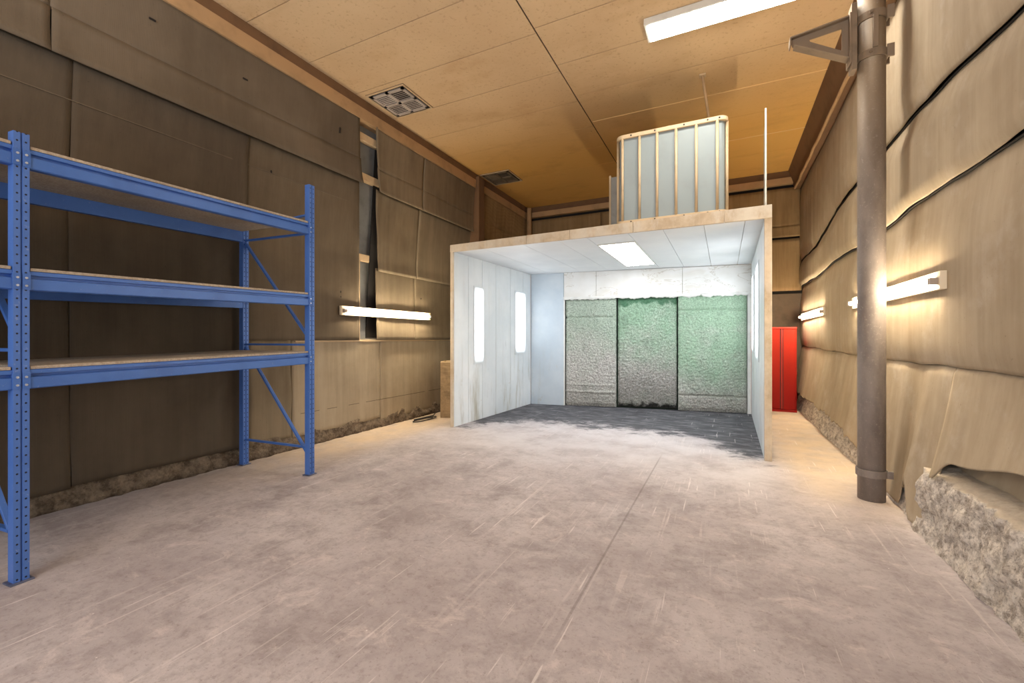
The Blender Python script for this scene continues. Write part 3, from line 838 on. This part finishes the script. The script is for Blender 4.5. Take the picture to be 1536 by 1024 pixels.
# beams: stepped section; levels at the two ends
beamp = [(-.025, -.10), (.020, -.10), (.026, -.094), (.026, -.034), (.002, -.028), (.002, -.014), (.022, -.012), (.022, .008), (.018, .012), (-.025, .012)]
lev = [(2.482, 2.552), (1.775, 1.828), (1.205, 1.236)]
for (za, zb) in lev:
    for bay in (0, 1):
        ya, yb = (.034, L - .034) if bay == 0 else (-L + .034, -.034)
        z0, z1 = (za, zb) if bay == 0 else (za, za)
        for sx, fx in ((0, 1), (-D, -1)):
            bm = BM(); pf = beamp if fx > 0 else [(-a, b) for a, b in beamp][::-1]
            prism(bm, pf, (sx, ya, z0), (sx, yb, z1))
            bb = robj('beam', bm, M['blue'])
            for yy, zz in ((ya + .0, z0), (yb - .0, z1)):
                s = 1 if yy == ya else -1
                xo = sx + fx * .0305
                b2 = BM(); box(b2, min(xo, xo + fx * .003), max(xo, xo + fx * .003), min(yy - s * .030, yy + s * .003), max(yy - s * .030, yy + s * .003), zz - .098, zz - .004)
                robj('end_plate', b2, M['blue'], bb, bevel=.001)
                for dz in (-.03, -.075):
                    b3 = BM(); tube(b3, [(sx + fx * .033, yy - s * .016, zz + dz), (sx + fx * .039, yy - s * .016, zz + dz)], .0065, 10)
                    robj('bolt', b3, M['bolt'], bb)
        bm = BM()
        hexa(bm, [(-D + .0, ya + .005, z0 + .013), (.022, ya + .005, z0 + .013), (.022, yb - .005, z1 + .013), (-D, yb - .005, z1 + .013)],
             [(-D, ya + .005, z0 + .031), (.022, ya + .005, z0 + .031), (.022, yb - .005, z1 + .031), (-D, yb - .005, z1 + .031)])
        robj('shelf_board', bm, M['chip'], bevel=.002)
# frame bracing
def brace(y, a, b, w=.016):
    bm = BM(); prism(bm, [(-.010, -w), (.010, -w), (.010, w), (-.010, w)], (a[0], y, a[1]), (b[0], y, b[1]), Vector((0, 1, 0)))
    robj('brace', bm, M['blue'], bevel=.003)
for y in (L, 0, -L):
    brace(y, (-D + .03, 2.47), (-.03, 2.47)); brace(y, (-D + .03, 1.33), (-.03, 1.33)); brace(y, (-D + .03, .28), (-.03, .28))
    brace(y, (-D + .03, 2.44), (-.03, 1.42)); brace(y, (-D + .03, 1.30), (-.03, .22))
brace(L, (-D + .03, 2.60), (-.03, 2.66))

# ------------------------------------------------------------------ wall tube lights
def tube_light(label, xw, y0, y1, z, side, tilt=0):
    """side=+1: fixed to the left wall facing +x; -1: right wall facing -x"""
    t = thing('tube_light', label, 'light', (xw, (y0 + y1) / 2, z), 0, 'warm fluorescent tube lights on the walls')
    sx = lambda a: xw + side * a
    def bx(nm, a0, a1, ya, yb, za, zb, mat, par=None, bev=.004):
        bm = BM(); box(bm, min(sx(a0), sx(a1)), max(sx(a0), sx(a1)), ya, yb, za, zb)
        return tobj(nm, bm, mat, t, bevel=bev)
    bx('housing', .03, .068, y0, y1, z - .06, z + .07, M['fix'])
    for yy in (y0 + .15, y1 - .15): bx('bracket', .0, .03, yy - .03, yy + .03, z - .03, z + .045, M['holder'])
    for yy, s in ((y0, 1), (y1, -1)):
        bx('lampholder', .068, .114, yy + (.02 if s > 0 else -.075), yy + (.075 if s > 0 else -.02), z - .022, z + .026, M['holder'])
    bm = BM(); tube(bm, [(sx(.092), y0 + .07, z), (sx(.092), y1 - .07, z)], .019, 14)
    tobj('tube', bm, M['tube'], t, smooth=True)
    return t
tube_light('warm glowing tube light on the dark left wall below the open gap', -4.86, 4.36, 6.40, 1.78, 1)
tube_light('warm glowing tube light on the right wall passing behind the grey pipe', 1.42, 4.02, 6.35, 1.80, -1)
tube_light('warm glowing tube light on the right wall above the red cabinet, far end', 1.42, 7.95, 10.1, 1.80, -1)

# ceiling light
t = thing('ceiling_light', 'long white diffuser light fixed flat to the tan ceiling boards', 'light', (.35, 4.9, HC))
bm = BM(); box(bm, -.77, 1.05, 4.75, 5.06, HC - .075, HC - .001); tobj('housing', bm, M['pale_panel'], t, bevel=.006)
bm = BM(); box(bm, -.735, 1.015, 4.775, 5.035, HC - .082, HC - .0755); tobj('diffuser', bm, M['led_ceiling'], t)

# ceiling vents
def vent(label, cx, cy, mat, seed):
    t = thing('ceiling_vent', label, 'vent', (cx, cy, HC), 0, 'square louvred vents in the ceiling')
    h = .335
    bm = BM(); box(bm, cx - h, cx + h, cy - h, cy + h, HC - .006, HC - .001); tobj('backing', bm, M['black'], t)
    bm = BM(); z0, z1 = HC - .02, HC - .0065
    for a, b, c, d in ((-h, h, -h, -h + .02), (-h, h, h - .02, h), (-h, -h + .02, -h + .02, h - .02), (h - .02, h, -h + .02, h - .02)):
        box(bm, cx + a, cx + b, cy + c, cy + d, z0, z1)
    tobj('outer_frame', bm, M['batten'], t)
    g = .052; f = .038
    bm = BM()
    for a, b, c, d in ((-h+g, h-g, -h+g, -h+g+f), (-h+g, h-g, h-g-f, h-g), (-h+g, -h+g+f, -h+g, h-g), (h-g-f, h-g, -h+g, h-g), (-.025, .025, -h+g, h-g), (-h+g, h-g, -.025, .025)):
        box(bm, cx + a, cx + b, cy + c, cy + d, z0 - .004, z1)
    tobj('grille_frame', bm, mat, t)
    for qx in (-1, 1):
        for qy in (-1, 1):
            bm = BM()
            for k in range(6):
                yy = cy + qy * (.025 + (k + .75) * .036); xa, xb = cx + qx * .03, cx + qx * .24
                tl = (.0 if qy > 0 else .002) * (1 if qx < 0 else -1)
                hexa(bm, [(min(xa, xb), yy - .0075, z0 + tl), (max(xa, xb), yy - .0075, z0 + tl), (max(xa, xb), yy + .0075, z0 - tl), (min(xa, xb), yy + .0075, z0 - tl)],
                     [(min(xa, xb), yy - .0075, z0 + tl + .003), (max(xa, xb), yy - .0075, z0 + tl + .003), (max(xa, xb), yy + .0075, z0 - tl + .003), (min(xa, xb), yy + .0075, z0 - tl + .003)])
            tobj('louvre', bm, mat, t)
vent('pale grey louvred ceiling vent nearer the camera, above the left wall gap', -4.185, 4.87, M['vent'], 1)
vent('dim brown louvred ceiling vent farther back, near the square wall post', -4.235, 8.12, M['vent2'], 2)

# ------------------------------------------------------------------ steel pipe with clamps and bracket
px, py, pr_ = 1.15, 4.75, .098
t = thing('steel_pipe', 'tall dusty grey steel pipe standing by the right wall with clamped bracket', 'pipe', (px, py, 0))
bm = BM(); tube(bm, [(px, py, 0.0), (px, py, 1.0), (px, py, 2.5), (px, py, HC - .002)], pr_, 40); tobj('pipe', bm, M['pipe'], t, smooth=True)
def ring(z, h, r):
    bm = BM()
    n = 40
    R = [[bm.verts.new((px + rr * math.cos(2*PI*k/n), py + rr * math.sin(2*PI*k/n), zz)) for k in range(n)] for rr, zz in ((pr_ + .001, z - h), (r, z - h), (r, z + h), (pr_ + .001, z + h))]
    for i in range(3):
        for k in range(n): bm.faces.new((R[i][k], R[i][(k+1) % n], R[i+1][(k+1) % n], R[i+1][k]))
    return bm
o = tobj('clamp_ring', ring(.235, .03, pr_ + .012), M['pipe'], t)
b = BM(); box(b, px + .085, px + .135, py - .06, py - .035, .205, .265); tobj('clamp_lug', b, M['pipe'], o)
for z in (4.16, 3.83):
    o = tobj('clamp_ring', ring(z, .032, pr_ + .014), M['steel'], t)
    b = BM(); box(b, px + .09, px + .14, py - .07, py - .055, z - .05, z + .06); tobj('clamp_lug', b, M['steel'], o, bevel=.003)
    b = BM(); box(b, px + .09, px + .14, py + .055, py + .07, z - .05, z + .06); tobj('clamp_lug', b, M['steel'], o, bevel=.003)
    b = BM(); tube(b, [(px - .03, py - .135, z + .005), (px - .03, py - .095, z + .005)], .014, 6); tobj('clamp_bolt', b, M['steel'], o)
bm = BM(); box(bm, px - .017, px + .017, py - .128, py - .10, 3.86, 4.14); tobj('tie_bar', bm, M['steel'], t, bevel=.002)
# bracket: vertical plate, top arm, sloping arm, gusset web with opening
bm = BM()
box(bm, px - .150, px - .110, py - .06, py + .06, 3.74, 4.32); 
box(bm, px - .165, px - .150, py - .07, py + .07, 3.80, 4.24)
tobj('bracket_plate', bm, M['steel'], t, bevel=.003)
xt, xr = .55, px - .16
bm = BM()
prism(bm, [(-.05, -.006), (.05, -.006), (.05, .006), (-.05, .006)], (xt, py, 4.165), (xr, py, 4.225))
tobj('bracket_arm', bm, M['steel'], t, bevel=.002)
bm = BM()
prism(bm, [(-.05, -.006), (.05, -.006), (.05, .006), (-.05, .006)], (xt + .03, py, 4.095), (xr, py, 3.86))
tobj('bracket_arm', bm, M['steel'], t, bevel=.002)
bm = BM()
outer = [(xt, 4.16), (xt + .02, 4.095), (xr, 3.865), (xr, 4.22)]
inner = [(xt + .15, 4.125), (xt + .155, 4.105), (xr - .05, 3.955), (xr - .05, 4.15)]
F = []
for yy in (py - .006, py + .006):
    F.append(([bm.verts.new((a, yy, b)) for a, b in outer], [bm.verts.new((a, yy, b)) for a, b in inner]))
for i in range(4):
    j = (i + 1) % 4
    for Oo, Ii in F: bm.faces.new((Oo[i], Oo[j], Ii[j], Ii[i]))
    bm.faces.new((F[0][0][i], F[0][0][j], F[1][0][j], F[1][0][i])); bm.faces.new((F[0][1][i], F[0][1][j], F[1][1][j], F[1][1][i]))
tobj('bracket_web', bm, M['steel'], t)
bm = BM(); box(bm, xt - .006, xt + .006, py - .05, py + .05, 4.095, 4.168); tobj('bracket_tip', bm, M['steel'], t, bevel=.002)

# ------------------------------------------------------------------ red cabinet
t = thing('metal_cabinet', 'bright red ribbed metal cabinet on the floor between booth and right wall', 'cabinet', (.8, 9.8, 0))
xa, xb, ya, yb, h = .36, 1.225, 9.62, 10.05, 1.60
bm = BM(); box(bm, xa, xb, ya + .02, yb, .02, h); tobj('body', bm, M['red'], t, bevel=.006)
for a, b in ((xa + .02, .675), (.70, .965), (1.0, xb - .02)):
    bm = BM(); box(bm, a, b, ya, ya + .03, .05, h - .03); tobj('door_panel', bm, M['red'], t, bevel=.008)
for x in (.688, .982):
    bm = BM(); box(bm, x - .008, x + .008, ya - .012, ya + .02, .05, h - .03); tobj('rib', bm, M['redtrim'], t, bevel=.003)
    for dx in (-.019, .019):
        bm = BM(); box(bm, x + dx - .011, x + dx + .011, ya - .004, ya + .004, .05, h - .03); tobj('groove', bm, M['reddark'], t)
bm = BM(); box(bm, xa, xb, ya - .02, ya + .02, h - .025, h + .005); tobj('top_edge', bm, M['redtrim'], t, bevel=.003)
bm = BM(); box(bm, xa, xb, ya - .02, ya + .02, 0, .045); tobj('base_edge', bm, M['red'], t, bevel=.003)

# ------------------------------------------------------------------ bin and cable
t = thing('storage_bin', 'tall open-topped dusty brown bin behind the left booth wall', 'bin', (-4.2, 6.45, 0), .0)
P = [(-4.46, 6.24), (-4.05, 6.42), (-4.22, 6.80), (-4.63, 6.62)]
bm = BM()
c = Vector((sum(p[0] for p in P) / 4, sum(p[1] for p in P) / 4))
I = [tuple(c + (Vector(p) - c) * .90) for p in P]
lo = [bm.verts.new((a, b, 0)) for a, b in P]; hi = [bm.verts.new((a, b, .97)) for a, b in P]
hi2 = [bm.verts.new((a, b, .97)) for a, b in I]; lo2 = [bm.verts.new((a, b, .05)) for a, b in I]
for i in range(4):
    j = (i + 1) % 4
    bm.faces.new((lo[i], lo[j], hi[j], hi[i])); bm.faces.new((hi[i], hi[j], hi2[j], hi2[i])); bm.faces.new((hi2[i], hi2[j], lo2[j], lo2[i]))
bm.faces.new(lo[::-1]); bm.faces.new(lo2)
tobj('bin_body', bm, M['bin'], t)
bm = BM()
for i in range(4):
    j = (i + 1) % 4
    a, b, d, e = P[i], P[j], I[j], I[i]
    hexa(bm, [(*a, .971), (*b, .971), (*d, .971), (*e, .971)], [(*a, .985), (*b, .985), (*d, .985), (*e, .985)])
tobj('rim', bm, M['binrim'], t)
bm = BM(); pts = []
for i in range(61):
    a = i / 60 * 2 * PI * 1.6
    pts.append((-4.60 + .08 * math.cos(a) * (1 + .2 * math.sin(a * .7)) + .05 * math.sin(a * .31) , 5.87 + .26 * math.sin(a + .3) + i * .002, .012 + .012 * (i / 60)))
pts += [(-4.62, 6.25, .03), (-4.72, 6.45, .035), (-4.70, 6.58, .05)]
tube(bm, pts, .009, 8)
tag(obj('cable', bm, M['cable'], smooth=True), 'loop of black cable lying on the floor at the foot of left wall', 'cable')

# ------------------------------------------------------------------ unseen fill lamps, added behind the camera to brighten the room
def area(name, loc, rot, sx, sy, e, c):
    l = bpy.data.lights.new(name, 'AREA'); l.shape = 'RECTANGLE'; l.size = sx; l.size_y = sy; l.energy = e; l.color = c
    o = link(bpy.data.objects.new(name, l)); o.location = loc; o.rotation_euler = rot; return o
area('fill_rear', (-1.6, YF + .1, 2.2), (math.radians(90), 0, 0), 4.0, 3.6, 235, (.91, .955, 1))  # unseen cool fill added at the rear wall
area('fill_uplight', (-1.6, -1.2, 2.6), (math.radians(180), 0, 0), 1.6, 1.6, 190, (.98, .97, 1))  # unseen fill added to bounce off the ceiling

w = bpy.data.worlds.new('world'); SC.world = w; w.use_nodes = True
w.node_tree.nodes['Background'].inputs[0].default_value = (.02, .018, .016, 1)

# ------------------------------------------------------------------ camera
cd = bpy.data.cameras.new('camera'); cam = link(bpy.data.objects.new('camera', cd))
cd.sensor_fit = 'HORIZONTAL'; cd.sensor_width = 36; cd.lens = 648 / 1536 * 36
cd.shift_y = -(512 - 506.6) / 1536
cd.clip_start = .05; cd.clip_end = 60
cam.location = (0, 0, 1.4); cam.rotation_euler = (math.radians(90), 0, math.radians(26.15))
SC.camera = cam
SC.view_settings.view_transform = 'Standard'
SC.view_settings.look = 'None'
SC.view_settings.exposure = 0.14
SC.cycles.use_denoising = True
SC.cycles.max_bounces = 8; SC.cycles.diffuse_bounces = 5
SC.cycles.sample_clamp_indirect = 6
